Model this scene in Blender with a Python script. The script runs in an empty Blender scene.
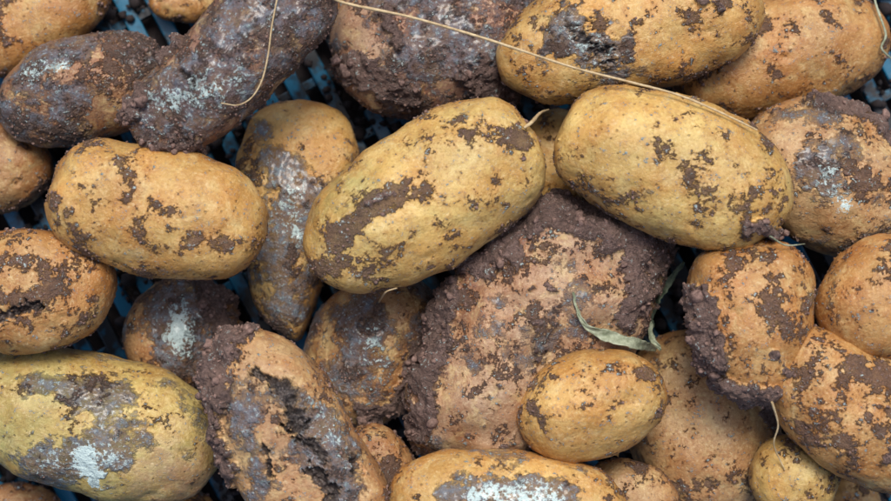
import bpy, math, random, itertools, bmesh
import numpy as np
from mathutils import Vector
random.seed(7)
rng=np.random.default_rng(11)
S=0.0005            # metres per photo pixel
ZR=110.0            # plane (px) at which the scale is exact
HC=1800.0
CAMZ=ZR+HC
scene=bpy.context.scene
# ------------------------------------------------------------ noise
perm=np.random.default_rng(3).permutation(256); perm=np.concatenate([perm,perm,perm]).astype(np.int32)
G=np.array([[1,1,0],[-1,1,0],[1,-1,0],[-1,-1,0],[1,0,1],[-1,0,1],[1,0,-1],[-1,0,-1],[0,1,1],[0,-1,1],[0,1,-1],[0,-1,-1],[1,1,0],[0,-1,1],[-1,1,0],[0,-1,-1]],dtype=np.float32)
def perlin(P):
    i=np.floor(P).astype(np.int32); f=(P-i).astype(np.float32); i&=255
    u=f*f*f*(f*(f*6-15)+10)
    def g(a,b,c):
        h=perm[perm[perm[(i[:,0]+a)&255]+((i[:,1]+b)&255)]+((i[:,2]+c)&255)]&15
        gr=G[h]
        return gr[:,0]*(f[:,0]-a)+gr[:,1]*(f[:,1]-b)+gr[:,2]*(f[:,2]-c)
    x00=g(0,0,0)*(1-u[:,0])+g(1,0,0)*u[:,0]; x10=g(0,1,0)*(1-u[:,0])+g(1,1,0)*u[:,0]
    x01=g(0,0,1)*(1-u[:,0])+g(1,0,1)*u[:,0]; x11=g(0,1,1)*(1-u[:,0])+g(1,1,1)*u[:,0]
    y0=x00*(1-u[:,1])+x10*u[:,1]; y1=x01*(1-u[:,1])+x11*u[:,1]
    return y0*(1-u[:,2])+y1*u[:,2]
def fbm(P,size,octs,off,gain=.55):
    Q=P/size+np.array([off*7.31,off*3.17,off*5.71]); a=1; s=0; t=0
    for k in range(octs):
        s=s+a*perlin(Q); t+=a; a*=gain; Q=Q*2.03+11.3
    return s/t
def std(v): return (v-v.mean())/(v.std()+1e-6)
def sstep(a,b,x):
    t=np.clip((x-a)/(b-a),0,1); return t*t*(3-2*t)
def worley(P,size,off):
    Q=P/size+off*3.3; i=np.floor(Q).astype(np.int64); d=np.full(len(P),9.0)
    for a in (-1,0,1):
        for b in (-1,0,1):
            for c in (-1,0,1):
                j=i+np.array([a,b,c]); m=j&255
                h=perm[perm[perm[m[:,0]]+m[:,1]]+m[:,2]]; h2=perm[h+57]; h3=perm[h2+101]
                q=j+np.stack([h,h2,h3],1)/256.0
                d=np.minimum(d,((q-Q)**2).sum(1))
    return np.sqrt(d)
# ------------------------------------------------------------ cube sphere
_cs={}
def cubesphere(N):
    if N in _cs: return _cs[N]
    pts=[];fc=[];base=0
    ax=[(0,1,2,1),(0,1,2,-1),(1,2,0,1),(1,2,0,-1),(2,0,1,1),(2,0,1,-1)]
    g=np.arange(N+1)
    I,J=np.meshgrid(g,g,indexing='ij')
    for (u,v,w,s) in ax:
        P=np.zeros((N+1,N+1,3),dtype=np.int64); P[...,u]=I;P[...,v]=J;P[...,w]=N if s>0 else 0
        pts.append(P.reshape(-1,3))
        id=(I*(N+1)+J)+base
        a=id[:-1,:-1].ravel();b=id[1:,:-1].ravel();c=id[1:,1:].ravel();d=id[:-1,1:].ravel()
        fc.append(np.stack([a,b,c,d] if s>0 else [a,d,c,b],1)); base+=(N+1)**2
    pts=np.concatenate(pts);fc=np.concatenate(fc)
    key=(pts[:,0]*1000+pts[:,1])*1000+pts[:,2]
    _,first,inv=np.unique(key,return_index=True,return_inverse=True)
    P=pts[first]; F=inv.reshape(-1)[fc]
    q=np.tan((P/N*2-1)*math.pi/4); q/=np.linalg.norm(q,axis=1)[:,None]
    _cs[N]=(q,F); return _cs[N]
def vnormals(V,F):
    n=np.cross(V[F[:,2]]-V[F[:,0]],V[F[:,3]]-V[F[:,1]])
    out=np.zeros_like(V)
    for k in range(4):
        for c in range(3): out[:,c]+=np.bincount(F[:,k],n[:,c],len(V))
    return out/(np.linalg.norm(out,axis=1)[:,None]+1e-9)
def make_mesh(name,V,F,mat,smooth=True):
    k=F.shape[1]
    me=bpy.data.meshes.new(name)
    me.vertices.add(len(V)); me.vertices.foreach_set('co',V.astype(np.float32).ravel())
    me.loops.add(len(F)*k); me.loops.foreach_set('vertex_index',F.astype(np.int32).ravel())
    me.polygons.add(len(F)); me.polygons.foreach_set('loop_start',np.arange(0,len(F)*k,k,dtype=np.int32))
    me.polygons.foreach_set('loop_total',np.full(len(F),k,dtype=np.int32))
    me.update(calc_edges=True); me.validate()
    me.polygons.foreach_set('use_smooth',np.full(len(me.polygons),smooth))
    me.materials.append(mat); return me
def addobj(name,me,loc=(0,0,0),parent=None,**props):
    o=bpy.data.objects.new(name,me); scene.collection.objects.link(o)
    o.location=loc
    if parent: o.parent=parent
    for k,v in props.items(): o[k]=v
    return o
# ------------------------------------------------------------ materials
class NT:
    def __init__(s,name):
        s.m=bpy.data.materials.new(name); s.m.use_nodes=True; s.t=s.m.node_tree; s.t.nodes.clear()
        s.out=s.n('ShaderNodeOutputMaterial'); s.b=s.n('ShaderNodeBsdfPrincipled'); s.l(s.b.outputs[0],s.out.inputs[0])
    def n(s,ty,**k):
        x=s.t.nodes.new(ty)
        for a,b in k.items(): setattr(x,a,b)
        return x
    def l(s,a,b): s.t.links.new(a,b)
    def put(s,v,inp):
        if isinstance(v,(int,float)): inp.default_value=v
        elif isinstance(v,tuple): inp.default_value=v if len(v)==len(inp.default_value) else tuple(v)+(1,)
        else: s.l(v,inp)
    def math(s,op,a,b=0.0,c=None):
        x=s.n('ShaderNodeMath',operation=op); s.put(a,x.inputs[0]); s.put(b,x.inputs[1])
        if c is not None: s.put(c,x.inputs[2])
        return x.outputs[0]
    def add(s,*a):
        r=a[0]
        for q in a[1:]: r=s.math('ADD',r,q)
        return r
    def mul(s,a,b): return s.math('MULTIPLY',a,b)
    def mix(s,f,a,b,bt='MIX'):
        x=s.n('ShaderNodeMix',data_type='RGBA',blend_type=bt); s.put(f,x.inputs[0]); s.put(a,x.inputs[6]); s.put(b,x.inputs[7]); return x.outputs[2]
    def fmix(t,f,a,b):
        x=t.n('ShaderNodeMix',data_type='FLOAT'); t.put(f,x.inputs[0]); t.put(a,x.inputs[2]); t.put(b,x.inputs[3]); return x.outputs[0]
    def mapr(s,v,a,b,c=0.,d=1.):
        x=s.n('ShaderNodeMapRange'); s.put(v,x.inputs[0])
        for i,q in enumerate((a,b,c,d)): s.put(q,x.inputs[i+1])
        return x.outputs[0]
    def noise(s,vec,px,detail=4,rough=.6,dist=0):
        x=s.n('ShaderNodeTexNoise'); s.l(vec,x.inputs['Vector']); x.inputs['Scale'].default_value=1/(px*S)
        x.inputs['Detail'].default_value=detail; x.inputs['Roughness'].default_value=rough; x.inputs['Distortion'].default_value=dist; return x.outputs[0]
    def vor(s,vec,px,feat='F1'):
        x=s.n('ShaderNodeTexVoronoi',feature=feat); s.l(vec,x.inputs['Vector']); x.inputs['Scale'].default_value=1/(px*S); return x.outputs['Distance']
    def attr(s,n,col=False):
        x=s.n('ShaderNodeAttribute'); x.attribute_name=n; return x.outputs['Color' if col else 'Fac']
    def coords(s):
        tc=s.n('ShaderNodeTexCoord'); oi=s.n('ShaderNodeObjectInfo')
        v=s.n('ShaderNodeVectorMath',operation='MULTIPLY_ADD')
        cx=s.n('ShaderNodeCombineXYZ')
        for i in range(3): s.l(oi.outputs['Random'],cx.inputs[i])
        s.l(cx.outputs[0],v.inputs[0]); v.inputs[1].default_value=(3.1,5.3,2.7); s.l(tc.outputs['Object'],v.inputs[2])
        return v.outputs[0]
SOIL_D=(.080,.050,.043); SOIL_L=(.35,.23,.195)
def potato_material():
    t=NT('potato_skin'); v=t.coords()
    n1=t.noise(v,40,3,.55); n2=t.noise(v,11,5,.68); n3=t.noise(v,3.4,4,.72); n4=t.noise(v,1.3,2,.6); nb=t.noise(v,24,6,.72,.5)
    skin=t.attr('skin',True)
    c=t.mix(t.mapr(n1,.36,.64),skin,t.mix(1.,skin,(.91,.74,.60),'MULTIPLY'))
    c=t.mix(t.mapr(n2,.44,.7,0,.65),c,t.mix(1.,c,(.72,.55,.45),'MULTIPLY'))
    c=t.mix(t.mapr(nb,.48,.34,0,.45),c,(.76,.60,.28))
    c=t.mix(t.mapr(n3,.52,.72,0,.6),c,t.mix(1.,c,(.50,.37,.32),'MULTIPLY'))
    c=t.mix(t.mapr(n3,.30,.44,.42,0.),c,(.86,.73,.45))
    # lenticels
    d=t.vor(v,10); dm=t.mapr(t.add(d,t.mul(n4,.12)),.13,.22,1.,0.)
    c=t.mix(t.mul(dm,.5),c,(.12,.065,.04))
    fine=t.math('SUBTRACT',n3,.5); mid=t.math('SUBTRACT',n2,.5); big=t.math('SUBTRACT',nb,.5)
    # wet grey film with painted sky glints
    fv=t.add(t.attr('film'),t.mul(fine,3.5),t.mul(big,4.))
    fm=t.mapr(fv,-.6,.9)
    fc=t.mix(t.mapr(nb,.42,.60),(.17,.105,.080),(.12,.140,.185))
    fc=t.mix(t.mapr(n2,.50,.66),fc,(.20,.27,.34))
    fc=t.mix(t.mapr(n3,.57,.64,0,.95),fc,(.46,.66,.74))  # pale cyan flecks: sky reflections painted into the film colour
    fc=t.mix(t.mapr(t.add(n2,t.mul(fine,.5)),.46,.36),fc,(.026,.026,.038))
    c=t.mix(t.mul(fm,t.mapr(n2,.3,.6,.6,.92)),c,fc)
    # thin dirt
    dv=t.add(t.attr('dirt'),t.mul(fine,5.5),t.mul(mid,4.5))
    dmk=t.mapr(dv,.05,.75)
    halo=t.mapr(dv,-1.8,.5,0,.6)
    dc=t.mix(t.mapr(n4,.35,.66),(.065,.039,.032),(.20,.130,.110))
    dc=t.mix(t.mapr(nb,.42,.6,0,.8),dc,(.155,.094,.062))
    dc=t.mix(t.mapr(n3,.5,.68,0,.6),dc,(.035,.022,.021))
    c=t.mix(halo,c,t.mix(1.,c,(.70,.52,.42),'MULTIPLY'))
    c=t.mix(t.mul(dmk,t.mapr(nb,.35,.6,.6,.95)),c,dc)
    # thick soil
    sv=t.attr('soil'); sm=t.mapr(t.add(sv,t.mul(fine,1.6),t.mul(mid,1.2)),.3,.6)
    sc=t.mix(t.mapr(n3,.33,.66),SOIL_D,SOIL_L)
    sc=t.mix(t.mapr(n1,.45,.6,0,.5),sc,(.25,.16,.125))
    c=t.mix(sm,c,sc)
    wm=t.mapr(t.add(t.attr('white'),t.mul(fine,3.),t.mul(mid,2.)),.42,.7); c=t.mix(wm,c,(.68,.84,.82))  # white spots, plus wet film highlights painted as pale flecks
    hm=t.mapr(t.add(t.attr('hole'),t.mul(fine,1.2)),.3,.7)
    hc=t.mix(t.mapr(n3,.4,.62),(.014,.012,.015),(.14,.11,.10))
    c=t.mix(t.mul(hm,.95),c,hc)
    t.l(c,t.b.inputs['Base Color'])
    r=t.mapr(n2,.3,.7,.28,.44)
    r=t.fmix(fm,r,t.mapr(n2,.35,.65,.26,.5)); r=t.fmix(t.mul(dmk,.85),r,.8); r=t.fmix(sm,r,.95); r=t.fmix(hm,r,.35)
    t.l(r,t.b.inputs['Roughness'])
    dry=t.mul(t.mapr(sm,0,1,1,0),t.mapr(dmk,0,1,1,.15))
    t.l(t.mul(t.mul(fm,.38),dry),t.b.inputs['Coat Weight']); t.b.inputs['Coat Roughness'].default_value=.18
    # bump
    h=t.add(t.mul(n2,.8),t.mul(n3,.7),t.mul(n4,.2),t.mul(dmk,.9),t.mul(dm,-.5),t.mul(nb,.5))
    rough=t.math('MAXIMUM',sm,t.mul(dmk,.6))
    h=t.add(h,t.mul(rough,t.add(t.mul(n3,3.8),t.mul(n4,1.6))),t.mul(fm,t.add(t.mul(n3,1.4),t.mul(n2,1.4))))
    bp=t.n('ShaderNodeBump'); bp.inputs['Strength'].default_value=.9; bp.inputs['Distance'].default_value=1.6*S
    t.l(h,bp.inputs['Height']); t.l(bp.outputs[0],t.b.inputs['Normal'])
    return t.m
def soil_material():
    t=NT('clinging_soil'); v=t.coords()
    n=t.noise(v,4,4,.65); m=t.noise(v,25,3,.6)
    c=t.mix(t.mapr(n,.35,.66),SOIL_D,SOIL_L); c=t.mix(t.mapr(m,.45,.65,0,.5),c,(.24,.152,.118))
    t.l(c,t.b.inputs['Base Color']); t.b.inputs['Roughness'].default_value=.95; t.b.inputs['Specular IOR Level'].default_value=.25
    bp=t.n('ShaderNodeBump'); bp.inputs['Strength'].default_value=.8; bp.inputs['Distance'].default_value=1.3*S
    t.l(t.noise(v,1.8,3,.6),bp.inputs['Height']); t.l(bp.outputs[0],t.b.inputs['Normal']); return t.m
def simple_material(name,c1,c2,px,rough=.5,bump=.4,lo=.35,hi=.65):
    t=NT(name); v=t.coords(); n=t.noise(v,px,5,.62)
    t.l(t.mix(t.mapr(n,lo,hi),c1,c2),t.b.inputs['Base Color']); t.b.inputs['Roughness'].default_value=rough
    bp=t.n('ShaderNodeBump'); bp.inputs['Strength'].default_value=bump; bp.inputs['Distance'].default_value=1.0*S
    t.l(t.noise(v,px*.3,3,.6),bp.inputs['Height']); t.l(bp.outputs[0],t.b.inputs['Normal']); return t.m
M_P=potato_material(); M_S=soil_material()
M_STRAW=simple_material('dry_straw',(.46,.32,.16),(.68,.54,.32),6,.5)
M_LEAF=simple_material('withered_leaf',(.20,.23,.14),(.46,.50,.36),7,.6)
M_LEAFD=simple_material('limp_leaf',(.06,.085,.055),(.17,.21,.14),7,.6)
M_BLUE=simple_material('blue_plastic',(.012,.016,.022),(.007,.135,.25),46,.35,.4,.46,.56)  # dark soil blotches put the gaps' shade into the slat colour
M_GR=simple_material('gap_shade_soil',(.012,.010,.012),(.04,.028,.028),20,.95)  # near-black soil tone, shade of the gaps put into the colour
# ------------------------------------------------------------ potato data
Y=(.67,.48,.165); YO=(.63,.405,.135); O=(.54,.31,.11); OB=(.42,.24,.105); PK=(.55,.36,.175); GY=(.59,.485,.175); PB=(.33,.195,.14)
P=[]
def pot(cx,cy,a,b,ang,skin,label,th=.86,tap=0,bend=0,p=2.25,dirt=-1.2,film=-3,soil=-3,marks=(),poly=None,N=88,z=0,lump=1):
    P.append(dict(cx=cx,cy=cy,a=a,b=b,ang=ang,skin=skin,label=label,th=th,tap=tap,bend=bend,p=p,dirt=dirt,film=film,soil=soil,marks=marks,poly=poly,N=N,z=z,lump=lump))
# --- lower layer
pot(5,168,46,44,30,OB,"small brown potato with smooth dusty skin",dirt=-1.1,N=60)
pot(183,2,34,20,0,O,"small orange-brown potato wedged between dirty ones",N=40)
pot(294,222,122,58,80,YO,"pear-shaped yellow potato with wet grey film",poly=[(300,103),(338,112),(360,148),(355,190),(335,225),(322,265),(315,310),(298,342),(270,325),(250,285),(243,240),(240,200),(236,160),(256,115)],film=-.8,dirt=-1.5,
    marks=[('F',292,170,300,220,24,1.3),('F',280,250,290,310,24,1.2),('C',300,125,325,140,24,1.3),('D',250,150,262,200,10,.6),('D',265,320,290,330,12,.6),('W',296,190,300,240,10,.3)])
pot(370,350,84,62,62,OB,"dirty yellow-brown potato smeared with grey mud",dirt=-1.0,film=-.2,marks=[('S',405,385,425,330,12,.8),('S',370,415,405,400,12,.8),('F',350,360,370,330,35,.7),('W',372,340,380,370,12,.25)])
pot(552,165,58,42,70,YO,"yellow potato tucked beneath larger ones",N=60,dirt=-1)
pot(540,325,150,110,50,PB,"large flat potato caked in purple-brown mud",th=.62,poly=[(490,238),(520,212),(562,198),(620,212),(655,232),(662,262),(650,300),(640,345),(618,392),(575,430),(520,456),(455,470),(414,450),(412,400),(424,350),(440,300),(462,262)],
    dirt=-.6,film=-1.6,soil=-1.15,N=124,lump=1.6,marks=[('S',500,230,560,212,17,1.0),('S',570,210,650,245,22,1.1),('S',450,290,425,390,12,1.0),('S',635,250,625,310,15,.9),('S',470,262,510,250,15,.8),('S',420,430,430,400,10,.9),('F',520,330,560,300,30,.5),('O',480,400,560,300,80,1.6),('C',480,410,540,380,40,.5)])
pot(778,56,112,62,14,O,"orange-brown potato dusted with dry dirt",dirt=-.8,marks=[('D',700,60,760,30,20,.3),('C',800,60,840,40,30,1)])
pot(702,424,98,74,108,PK,"pinkish tan potato with mud on its side",dirt=-1.3,marks=[('S',768,440,765,490,12,1.1),('S',745,390,770,420,10,.9),('D',660,470,700,490,20,.4),('C',690,420,720,440,30,.5)])
pot(795,478,42,44,80,Y,"greenish yellow potato low in the pile",N=60,dirt=-1.1)
pot(847,505,34,28,20,O,"small orange potato low in the pile",N=40)
pot(382,465,46,32,-55,OB,"small brown potato low in the pile",N=50,dirt=-.7)
pot(632,500,50,38,-20,PK,"tan potato low in the pile",N=50,dirt=-.8)
pot(20,508,44,24,0,OB,"brown potato low in the pile with dirt",N=40)
pot(172,512,44,24,0,O,"orange-brown potato low in the pile",N=40)
pot(330,-6,34,28,0,OB,"small brown potato beside muddy ones",N=40)
# --- middle
pot(32,18,84,44,28,O,"orange-brown potato with smooth skin",dirt=-1.4,marks=[('D',0,20,10,5,18,.5),('C',50,15,60,5,25,1)])
pot(84,89,87,55,16,(.38,.22,.125),"purple-brown potato coated with damp mud film",dirt=-.5,film=-.2,marks=[('F',40,95,60,70,35,.8),('D',120,70,160,50,30,.4),('S',150,60,165,50,10,.5),('W',40,80,70,70,12,.3)])
pot(440,38,108,81,12,PB,"large potato smeared with purple mud and orange skin",dirt=-.6,film=-.1,soil=-1.9,th=.75,marks=[('S',350,70,410,98,14,1.0),('S',480,85,530,100,18,1.0),('S',390,20,400,50,10,.6),('F',420,30,470,50,36,.8),('C',345,25,360,50,18,1.3),('O',350,30,380,60,30,.6)])
pot(180,333,58,55,60,OB,"small round potato with pale wet blemish",dirt=-.9,film=-.4,marks=[('F',180,318,182,345,26,2.2),('W',184,312,188,340,14,.65),('S',212,295,228,330,12,.9),('S',205,285,230,300,10,.8),('C',150,350,150,360,18,1)],N=76)
pot(95,424,129,71,-14,GY,"greenish yellow potato with blue-grey rot and white spot",p=2.5,dirt=-1.7,film=-1.3,marks=[('G',20,380,10,430,40,.6),('O',170,470,190,480,40,.6),('F',50,380,130,395,18,.9),('F',50,455,130,450,24,1.7),('F',140,400,160,440,24,.8),('W',94,448,102,470,11,1.0),('W',60,455,125,450,14,.25),('C',165,470,180,480,30,1.2),('D',80,400,140,410,26,.3)],N=104)
pot(45,290,78,62,-8,O,"brown potato with a torn dark gash",dirt=-1.0,poly=[(-40,262),(-5,232),(35,228),(75,234),(105,255),(116,285),(106,318),(80,342),(40,352),(0,350),(-40,330)],marks=[('H',0,322,48,303,5,1.2),('D',10,300,60,295,14,.5),('D',20,260,80,262,12,.4)])
pot(828,176,93,69,-32,PK,"pinkish potato topped with crumbling soil",dirt=-1.1,film=-1.5,marks=[('S',828,100,870,108,17,1.7),('S',870,110,900,135,20,1.6),('F',805,172,820,190,18,1.4),('D',840,170,870,210,25,.3),('W',815,180,830,205,12,.35)])
pot(856,412,106,62,-38,O,"orange potato with dark purple dirt streaks",dirt=-.9,marks=[('D',835,365,880,375,12,.8),('D',800,380,840,430,14,.4),('D',870,400,890,450,18,.4),('S',880,450,895,460,9,.8)])
pot(884,297,67,59,35,O,"round orange potato with few dirt flecks",dirt=-1.4,marks=[('D',870,260,890,250,10,.5)],N=76)
pot(508,506,121,57,-3,YO,"yellow potato with pale grey wet patch",dirt=-1.6,film=-1.6,marks=[('F',450,485,560,490,16,2.0),('W',470,487,550,490,12,.45),('C',420,480,430,470,20,1)])
pot(752,318,82,62,78,O,"orange potato with soil clinging to its edges",dirt=-1.0,poly=[(760,240),(795,248),(814,285),(812,335),(800,372),(775,398),(740,400),(708,378),(690,335),(689,290),(700,258),(725,246)],marks=[('S',698,300,704,365,13,1.3),('S',715,385,770,396,11,1.3),('D',755,310,780,325,18,.7),('D',730,270,760,250,12,.4),('S',765,350,790,380,8,.5)])
# --- upper
pot(156,212,111,67,-13,YO,"smooth orange-yellow potato with purple dirt smears",p=2.45,dirt=-1.35,marks=[('D',60,195,90,250,12,.6),('D',140,200,175,215,13,.5),('D',205,235,225,245,12,.5),('D',110,165,150,160,10,.3),('C',200,190,220,200,35,.9)],N=104)
pot(234,66,138,60,40,PB,"long dark potato covered with purple-brown mud",z=150,p=2.6,dirt=-.35,film=.2,soil=-2.0,poly=[(128,118),(142,92),(165,62),(195,25),(225,-15),(265,-50),(310,-55),(335,-20),(332,22),(305,58),(275,88),(245,118),(215,142),(180,154),(148,148)],
    marks=[('H',190,78,200,84,7,.55),('F',190,95,240,90,24,1.5),('S',133,118,150,95,9,1.1),('S',150,145,200,148,8,1.0),('S',165,62,180,45,7,.8),('F',150,120,180,120,20,1.3),('W',160,110,235,85,16,.35),('F',260,20,300,50,30,.3)],N=104)
pot(292,424,120,62,-52,PK,"rotting potato with dark ragged cavities and clinging soil",dirt=-1.0,film=-1.4,poly=[(215,345),(240,328),(280,335),(312,362),(335,395),(352,430),(372,462),(388,495),(375,530),(330,545),(280,530),(245,500),(225,465),(212,420),(205,380)],
    marks=[('H',258,370,292,385,5,.9),('H',288,385,302,420,10,.85),('H',300,425,325,450,6,.8),('H',322,465,335,490,9,.8),('H',350,450,362,470,5,.7),('H',270,440,275,470,4,.6),('S',208,400,222,350,18,1.8),('S',212,420,226,470,14,1.5),('S',222,340,250,328,12,1.3),('F',250,420,265,470,18,1.1),('F',320,420,350,480,18,1.1),('F',290,380,310,430,18,.8),('W',315,400,350,450,12,.2),('O',260,400,320,480,40,.5),('C',265,345,300,365,16,1.0)],N=124)
pot(591,404,76,54,16,YO,"small clean orange-yellow potato",z=160,p=2.3,dirt=-1.6,marks=[('D',530,405,542,415,9,1.0),('D',600,360,640,370,8,.3)],N=84)
pot(628,34,136,61,12,YO,"long orange-yellow potato with blackened rotten patch",p=2.4,tap=.03,bend=-.08,dirt=-1.3,marks=[('H',572,32,600,58,14,.38),('F',560,38,605,60,24,2.4),('W',570,40,600,60,12,.25),('D',540,30,560,55,12,.5),('D',620,50,650,20,12,.4),('D',680,20,720,10,12,.6),('S',690,5,715,15,8,.7),('F',610,70,640,75,10,.9)],N=104)
pot(674,169,122,70,-22,Y,"clean yellow potato flecked with dark dirt",p=2.4,bend=-.05,dirt=-1.15,marks=[('D',650,140,700,160,14,.2),('D',720,200,765,215,18,.4),('D',590,190,640,215,10,.3),('S',740,225,770,232,8,.7),('C',600,130,650,120,30,1)],N=112)
pot(423,200,129,71,31,Y,"large yellow potato with a patch of mud",p=2.5,tap=.05,dirt=-1.3,marks=[('D',335,245,400,190,12,1.2),('D',318,270,345,262,12,.8),('D',470,130,520,135,20,.45),('S',375,205,395,195,6,.5),('G',345,205,355,195,28,1.0),('D',370,275,395,285,12,.5)],N=112)

# ------------------------------------------------------------ drop & build
CELL=4; GX0,GY0=-700,-500; GW,GH=360,260
hf=np.zeros((GW,GH))
def cells(V):
    return np.clip(((V[:,0]-GX0)/CELL).astype(int),0,GW-1)*GH+np.clip(((V[:,1]-GY0)/CELL).astype(int),0,GH-1)
def capd(X,Yy,x1,y1,x2,y2):
    dx,dy=x2-x1,y2-y1; L=dx*dx+dy*dy+1e-9
    t=np.clip(((X-x1)*dx+(Yy-y1)*dy)/L,0,1)
    return np.hypot(X-x1-t*dx,Yy-y1-t*dy)
def poly_r(pts,c):
    p=np.array([(x-c[0],c[1]-y) for x,y in pts],float)
    n=len(p); d=[]
    for i in range(n):
        p0,p1,p2,p3=p[i-1],p[i],p[(i+1)%n],p[(i+2)%n]
        for t in np.linspace(0,1,12,endpoint=False):
            d.append(.5*((2*p1)+(-p0+p2)*t+(2*p0-5*p1+4*p2-p3)*t*t+(-p0+3*p1-3*p2+p3)*t**3))
    d=np.array(d); th=np.arctan2(d[:,1],d[:,0]); r=np.hypot(d[:,0],d[:,1]); o=np.argsort(th)
    return th[o],r[o]
def ico(sub):
    bm=bmesh.new(); bmesh.ops.create_icosphere(bm,subdivisions=sub,radius=1)
    V=np.array([v.co[:] for v in bm.verts]); F=np.array([[v.index for v in f.verts] for f in bm.faces]); bm.free(); return V,F
ICO1,ICO2=ico(1),ico(2)
def granules(pos,size,tmpl):
    V0,F0=tmpl; n=len(pos)
    q=rng.normal(size=(n,4)); q/=np.linalg.norm(q,axis=1)[:,None]
    w,x,y,z=q.T
    R=np.stack([1-2*(y*y+z*z),2*(x*y-z*w),2*(x*z+y*w),2*(x*y+z*w),1-2*(x*x+z*z),2*(y*z-x*w),2*(x*z-y*w),2*(y*z+x*w),1-2*(x*x+y*y)],1).reshape(n,3,3)
    sc=rng.uniform(.6,1.25,size=(n,1,3))
    V=V0[None]*sc*rng.uniform(.70,1.25,size=(n,len(V0),1))
    V=np.einsum('nij,nvj->nvi',R,V)*size[:,None,None]+pos[:,None,:]
    F=(F0[None]+(np.arange(n)*len(V0))[:,None,None])
    return V.reshape(-1,3),F.reshape(-1,3)
for idx,o in enumerate(P):
    D,F=cubesphere(o['N']); seed=idx*1.37+2
    a,b,th=o['a'],o['b'],math.radians(o['ang'])
    c=b*o['th']
    if o['poly']:
        tt,rr=poly_r(o['poly'],(o['cx'],o['cy']))
        rho=np.hypot(D[:,0],D[:,1])
        ux=D[:,0]*a; uy=D[:,1]*b
        wx=ux*math.cos(th)-uy*math.sin(th); wy=ux*math.sin(th)+uy*math.cos(th); ta=np.arctan2(wy,wx)
        R=np.interp(ta,tt,rr,period=2*math.pi)
        k=1/(rho**2.3+np.abs(D[:,2])**2.3)**(1/2.3)
        V=np.stack([R*rho*k*np.cos(ta),R*rho*k*np.sin(ta),D[:,2]*c*k],1)
    else:
        p=o['p']; dr=np.hypot(D[:,1],D[:,2]); r=1/(np.abs(D[:,0])**p+dr**p)**(1/p)
        x=D[:,0]*r; sc=1+o['tap']*x
        lx=x*a; ly=D[:,1]*r*b*sc+o['bend']*b*(x*x-.4); lz=D[:,2]*r*c*sc
        V=np.stack([lx*math.cos(th)-ly*math.sin(th),lx*math.sin(th)+ly*math.cos(th),lz],1)
    n=vnormals(V,F)
    V=V+n*(fbm(V,75,2,seed)*b*.13*o['lump'])[:,None]
    X=o['cx']+V[:,0]; Yp=o['cy']-V[:,1]; up=sstep(-.25,.15,n[:,2])
    # masks
    zd=std(fbm(V,30,6,seed+1,.72)); zf=std(fbm(V,48,4,seed+4,.6)); zs=std(fbm(V,36,6,seed+9,.68))
    warp=fbm(V,16,4,seed+5,.7); warph=fbm(V,10,4,seed+6,.7)
    def blob(ty):
        m=np.zeros(len(V))
        for k in o['marks']:
            if k[0]==ty:
                d=capd(X,Yp,*k[1:5])+(warph*k[5]*2.6 if ty=='H' else warp*k[5]*1.6)
                m=np.maximum(m,k[6]*np.clip(1.35-d/k[5],0,1.35))
        return m*up
    side=sstep(.75,.1,n[:,2])  # light-to-dark shading towards the sides, painted into skin and dirt
    dirt=zd+o['dirt']+3.0*blob('D')+side*.25
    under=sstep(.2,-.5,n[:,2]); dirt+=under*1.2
    film=zf+o['film']+2.6*blob('F')
    clean=blob('C'); dirt-=clean*1.2; film-=clean*2.5
    soil=sstep(-.2,.5,zs*.6+(o['soil'] if o['soil']>-3 else -1.9)+4.2*blob('S'))
    bh=blob('H'); hole=sstep(.28,.6,bh); white=np.clip(blob('W')*1.3,0,1.3)
    green=blob('G'); ob=blob('O')
    eye=np.zeros(len(V)); topv=np.where(n[:,2]>.1)[0]
    for e in range(rng.integers(5,10)):
        q=V[rng.choice(topv)]; d2=((V-q)**2).sum(1); eye+=np.exp(-d2/(2*rng.uniform(2.5,4.5)**2))
    dirt+=eye*1.3; eye=np.clip(eye,0,1)
    rim=np.clip(bh,0,.3)/.3*(1-hole); dirt-=rim*.8
    skin=np.tile(np.array(o['skin'],float),(len(V),1))
    tone=std(fbm(V,90,2,seed+13))[:,None]
    skin=skin*(1+.07*tone)
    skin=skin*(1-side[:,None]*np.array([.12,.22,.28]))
    ob=np.clip(ob,0,1)[:,None]; skin=skin*(1-ob)+np.array([.47,.31,.19])*ob
    skin=skin*(1-.6*np.clip(green,0,1)[:,None])+np.array([.46,.48,.20])*.6*np.clip(green,0,1)[:,None]
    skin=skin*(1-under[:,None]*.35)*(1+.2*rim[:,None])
    # displacement
    disp=fbm(V,42,3,seed+20,.45)*4.0+fbm(V,12,3,seed+22)*.7
    disp+=sstep(-.1,.6,dirt)*(.6+fbm(V,5,3,seed+23)*1.8)
    disp+=sstep(0,.8,film)*(fbm(V,14,4,seed+24,.65)*2.6)
    sidx=np.where(soil>.02)[0]
    if len(sidx):
        Vs=V[sidx]
        w1=worley(Vs,15,seed); w2=worley(Vs,6,seed+1)
        disp[sidx]+=soil[sidx]*(1.0+ (1-w1)*6.5+(1-w2)*3.0+fbm(Vs,26,4,seed+30)*12)
    disp-=hole*(7+fbm(V,8,4,seed+31,.65)*14)
    disp+=rim*(2.4+fbm(V,9,3,seed+33)*5)
    disp-=eye*2.0
    V=V+n*disp[:,None]
    # drop
    zc=max(o['z'],c+2)
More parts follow.
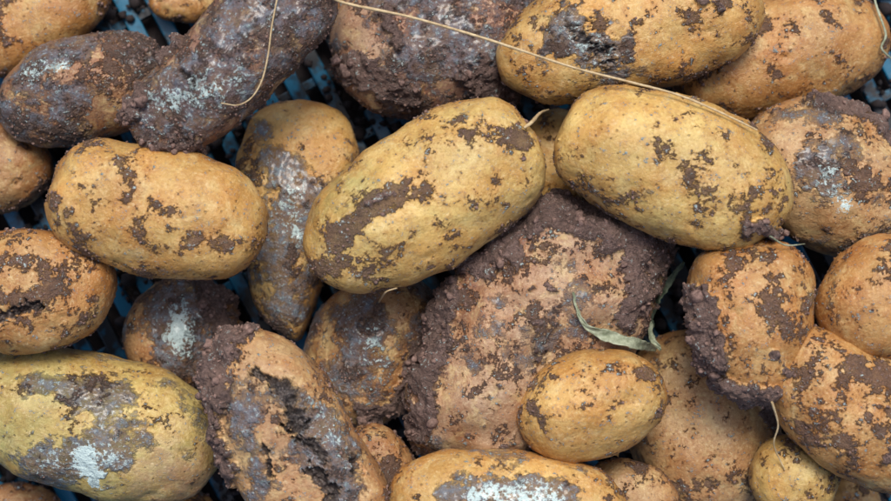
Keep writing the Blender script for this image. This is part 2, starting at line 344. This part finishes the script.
    for it in range(3):
        s=(CAMZ-zc)/HC
        cxw=(o['cx']-445.5)*s; cyw=(250.5-o['cy'])*s
        W=V*s+np.array([cxw,cyw,0]); ci=cells(W); 
        bot=np.full(GW*GH,1e9); np.minimum.at(bot,ci,W[:,2]); ok=bot<1e8
        need=(hf.ravel()[ok]-bot[ok]).max()-12
        zc=min(max(need,c*s,o['z']),185)
    W=W+np.array([0,0,zc])
    h2=hf.ravel(); np.maximum.at(h2,ci,W[:,2]); hf=h2.reshape(GW,GH)
    me=make_mesh('potato',V*s*S,F,M_P)
    for nm,arr in (('dirt',dirt),('film',film),('soil',soil),('hole',hole),('white',white)):
        at=me.attributes.new(nm,'FLOAT','POINT'); at.data.foreach_set('value',arr.astype(np.float32))
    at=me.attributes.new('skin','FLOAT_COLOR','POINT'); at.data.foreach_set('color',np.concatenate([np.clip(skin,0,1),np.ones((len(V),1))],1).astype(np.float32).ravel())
    ob_=addobj('potato',me,(cxw*S,cyw*S,zc*S),label=o['label'],category='potato',group='potatoes piled in the crate')
    # crumbs
    w=np.clip(soil-.12,0,1)*(n[:,2]>-.5)
    area=(w>0).sum()*(4*math.pi*((a*b)**.8+2*(a*c)**.8)/3/len(V))*.6
    cnt=int(min(4200,area*.13)); Vv=[];Ff=[];base=0
    def add(pos,size,tm):
        global base
        v_,f_=granules(pos,size,tm); Vv.append(v_); Ff.append(f_+base); base+=len(v_)
    if w.sum()>50 and cnt>10:
        ii=rng.choice(len(V),cnt,p=w/w.sum()); sz=np.clip(rng.lognormal(.25,.68,cnt),.6,7.0)*(.45+.55*soil[ii])
        big=sz>2.2
        pos=V[ii]+n[ii]*(sz*.12)[:,None]
        add(pos[~big],sz[~big],ICO1)
        if big.any(): add(pos[big],sz[big],ICO2)
    w=(dirt>.3)*(n[:,2]>-.2)*1.0
    if w.sum()>20:
        k=int(min(600,w.sum()*.045)); 
        if k>3:
            ii=rng.choice(len(V),k,p=w/w.sum()); add(V[ii]+n[ii]*.1,np.clip(rng.lognormal(-.15,.45,k),.5,2.4),ICO1)
    if Vv:
        cm=make_mesh('clinging_soil',np.concatenate(Vv)*s*S,np.concatenate(Ff),M_S)
        addobj('clinging_soil',cm,parent=ob_,kind='stuff')
# ------------------------------------------------------------ straw and leaves
def height(xw,yw):
    i=int((xw-GX0)/CELL); j=int((yw-GY0)/CELL)
    return hf[max(0,i-1):i+2,max(0,j-1):j+2].max()
def spline(pts,n=10):
    p=np.array(pts,float); p=np.concatenate([[2*p[0]-p[1]],p,[2*p[-1]-p[-2]]]); d=[]
    for i in range(1,len(p)-2):
        p0,p1,p2,p3=p[i-1],p[i],p[i+1],p[i+2]
        for t in np.linspace(0,1,n,endpoint=False):
            d.append(.5*((2*p1)+(-p0+p2)*t+(2*p0-5*p1+4*p2-p3)*t*t+(-p0+3*p1-3*p2+p3)*t**3))
    d.append(p[-2]); return np.array(d)
def lay(pts,lift=1.5,zfix=None,sm=7):
    d=spline([q[:2] for q in pts]); z=np.full(len(d),150.)
    for it in range(3):
        s=(CAMZ-z)/HC; xw=(d[:,0]-445.5)*s; yw=(250.5-d[:,1])*s
        if zfix is not None: z=np.interp(np.linspace(0,1,len(d)),np.linspace(0,1,len(zfix)),zfix)
        else:
            h=np.array([height(x,y) for x,y in zip(xw,yw)])
            z=h.copy(); m=len(h)
            for w in range(1,min(sm*3,(m-1)//2)):
                zz=z.copy(); zz[w:m-w]=np.maximum(z[w:m-w],(z[:m-2*w]+z[2*w:])*.5); z=zz
            k=np.ones(sm)/sm; z=np.convolve(np.pad(z,(sm//2,sm//2),'edge'),k,'valid')+lift
    return np.stack([xw,yw,z],1)
def tube(L,rad,sides=7):
    n=len(L); T=np.gradient(L,axis=0); T/=np.linalg.norm(T,axis=1)[:,None]
    A=np.cross(T,[0,0,1.]); A/=np.linalg.norm(A,axis=1)[:,None]+1e-9; B=np.cross(A,T)
    rad=np.interp(np.linspace(0,1,n),np.linspace(0,1,len(rad)),rad)*rng.uniform(.85,1.15,n)
    ang=np.arange(sides)*2*math.pi/sides
    V=L[:,None]+rad[:,None,None]*(np.cos(ang)[None,:,None]*A[:,None]+np.sin(ang)[None,:,None]*B[:,None]); V=V.reshape(-1,3)
    F=[[i*sides+k,i*sides+(k+1)%sides,(i+1)*sides+(k+1)%sides,(i+1)*sides+k] for i in range(n-1) for k in range(sides)]
    return V,np.array(F)
def put_tube(name,L,rad,mat,label,cat):
    V,F=tube(L,rad); o0=L[0]; me=make_mesh(name,(V-o0)*S,F,mat)
    return addobj(name,me,tuple(o0*S),label=label,category=cat)
put_tube('straw_stalk',lay([(322,-8),(345,3),(410,17),(470,34),(520,50),(575,68),(630,82),(675,94),(715,110),(757,130)]),[1.5,1.4,1.2,1.2,.9],M_STRAW,"long thin dry straw stalk lying across potatoes",'straw')
put_tube('straw_stalk',lay([(278,-6),(272,25),(268,55),(262,80),(252,97),(238,105),(221,103)]),[.8,.8,.7,.5],M_STRAW,"thin curved dry straw on a muddy potato",'straw')
put_tube('plant_root',lay([(550,108),(540,113),(532,122),(524,128)],1),[.8,1.5,2.0,1.2],M_STRAW,"short pale root stub beside a yellow potato",'root')
put_tube('plant_root',lay([(874,-5),(880,15),(886,35),(882,48),(893,60)],2),[1.3,1.2,1.0],M_LEAF,"thin green-brown stem at a potato's edge",'root')
put_tube('plant_root',lay([(379,302),(386,292),(397,288)],1),[1.0,.8,.5],M_STRAW,"tiny dry stem beneath a yellow potato",'root')
put_tube('plant_root',lay([(772,402),(778,425),(774,445),(785,470)],1),[1.2,.9,.6],M_STRAW,"thin root hanging between potatoes",'root')
put_tube('plant_root',lay([(770,236),(785,245),(803,244)],2),[.8,.8,.5],M_LEAF,"thin stem beneath a yellow potato",'root')
def leaf(pts,wid,label,mat,zfix=None,lift=3):
    L=lay(pts,lift,zfix); n=len(L); T=np.gradient(L,axis=0); T/=np.linalg.norm(T,axis=1)[:,None]
    A=np.cross(T,[0,0,1.]); A/=np.linalg.norm(A,axis=1)[:,None]
    w=np.interp(np.linspace(0,1,n),np.linspace(0,1,len(wid)),wid)*rng.uniform(.85,1.15,n); m=9; V=[]
    for i in range(n):
        for k in range(m):
            u=k/(m-1)*2-1; roll=.7*math.sin(i*.23)
            q=L[i]+A[i]*w[i]*u*math.cos(roll)+np.array([0,0,1])*(w[i]*u*math.sin(roll)+abs(u)**1.5*w[i]*.45+.8*math.sin(i*.9+k*1.1))
            V.append(q)
    F=[[i*m+k,i*m+k+1,(i+1)*m+k+1,(i+1)*m+k] for i in range(n-1) for k in range(m-1)]
    V=np.array(V); o0=L[0]; me=make_mesh('withered_leaf',(V-o0)*S,np.array(F),mat)
    o=addobj('withered_leaf',me,tuple(o0*S),label=label,category='leaf'); md=o.modifiers.new('t','SOLIDIFY'); md.thickness=.8*S
leaf([(573,292),(578,312),(588,328),(612,337),(638,344),(657,350)],[.8,1.2,2.2,4.5,6.5,5.5,2.5],"withered grey-green leaf lying on muddy potato",M_LEAF,lift=2)
leaf([(684,262),(670,280),(656,296),(650,312),(651,328)],[1.5,4,6.5,6,3],"limp green leaf hanging in a gap",M_LEAFD,zfix=[118,110,100,95,90])
leaf([(650,322),(652,338),(661,350)],[2,3.5,1.5],"small curled dry leaf tip beside muddy potato",M_LEAF,zfix=[115,112,110])
# ------------------------------------------------------------ crate base
def boxes(bl):
    Vv=[];Ff=[]
    for (c,d,h,ang) in bl:
        b0=len(Vv)
        ca,sa=math.cos(ang),math.sin(ang)
        for sx,sy,sz in itertools.product((-1,1),repeat=3):
            x=d[0]*sx;y=d[1]*sy; Vv.append((c[0]+x*ca-y*sa,c[1]+x*sa+y*ca,c[2]+h*sz))
        for f in ((0,1,3,2),(4,6,7,5),(0,4,5,1),(2,3,7,6),(0,2,6,4),(1,5,7,3)): Ff.append([b0+i for i in f])
    return np.array(Vv,float),np.array(Ff)
crate=bpy.data.objects.new('plastic_crate',None); scene.collection.objects.link(crate)
crate.location=(0,0,-12*S); crate['label']="blue plastic crate with slotted base holding potatoes"; crate['category']='crate'
an=math.radians(28)
V,F=boxes([((k*30*math.cos(an),k*30*math.sin(an),0),(8,900),5,an) for k in range(-26,27)])
me=make_mesh('base_slats',V*S,F,M_BLUE,False); o=addobj('base_slats',me,parent=crate); md=o.modifiers.new('b','BEVEL'); md.width=1.6*S; md.segments=2
V,F=boxes([((-k*75*math.sin(an),k*75*math.cos(an),-7),(900,5),5,an) for k in range(-11,12)])
me=make_mesh('base_rib',V*S,F,M_BLUE,False); o=addobj('base_rib',me,parent=crate); md=o.modifiers.new('b','BEVEL'); md.width=1.2*S; md.segments=2
N_=9000; pp=np.stack([rng.uniform(-560,560,N_),rng.uniform(-340,340,N_),rng.uniform(-8,0,N_)],1)  # crumbs added to darken the gaps between potatoes
keep=fbm(pp,60,3,5.5)>.0; pp=pp[keep]; sz=np.clip(rng.lognormal(1.1,.6,len(pp)),1,9)
V,F=granules(pp,sz,ICO1); addobj('gap_shade_crumbs',make_mesh('gap_shade_crumbs',V*S,F,M_GR),kind='stuff',label="loose soil crumbs added on the crate base to darken the gaps",category='soil')
V=np.array([(-4000,-4000,-40),(4000,-4000,-40),(4000,4000,-40),(-4000,4000,-40)],float)
addobj('ground',make_mesh('ground',V*S,np.array([[0,1,2,3]]),M_GR),kind='structure')
# ------------------------------------------------------------ light, camera
w=bpy.data.worlds.new('World'); scene.world=w; w.use_nodes=True; nt=w.node_tree
sky=nt.nodes.new('ShaderNodeTexSky'); sky.sky_type='NISHITA'; sky.sun_disc=False
el,az=62,5   # azimuth measured from +Y, clockwise
sky.sun_elevation=math.radians(el); sky.sun_rotation=math.radians(az); sky.dust_density=4.0; sky.ozone_density=1.5
bg=nt.nodes['Background']; bg.inputs[1].default_value=.13; nt.links.new(sky.outputs[0],bg.inputs[0])
sd=bpy.data.lights.new('sun','SUN'); sd.energy=2.4; sd.angle=math.radians(20); sd.color=(1,.96,.88)
so=bpy.data.objects.new('sun',sd); scene.collection.objects.link(so)
dv=Vector((math.sin(math.radians(az))*math.cos(math.radians(el)),math.cos(math.radians(az))*math.cos(math.radians(el)),math.sin(math.radians(el))))
so.rotation_euler=dv.to_track_quat('Z','Y').to_euler()
cd=bpy.data.cameras.new('camera'); cd.sensor_width=36; cd.lens=36*HC/891
co=bpy.data.objects.new('camera',cd); scene.collection.objects.link(co); co.location=(0,0,CAMZ*S); co.rotation_euler=(0,0,0)
cd.clip_start=.01; cd.clip_end=100; cd.dof.use_dof=True; cd.dof.focus_distance=(CAMZ-170)*S; cd.dof.aperture_fstop=5.6
scene.camera=co
scene.view_settings.view_transform='Standard'; scene.view_settings.look='None'; scene.view_settings.exposure=0
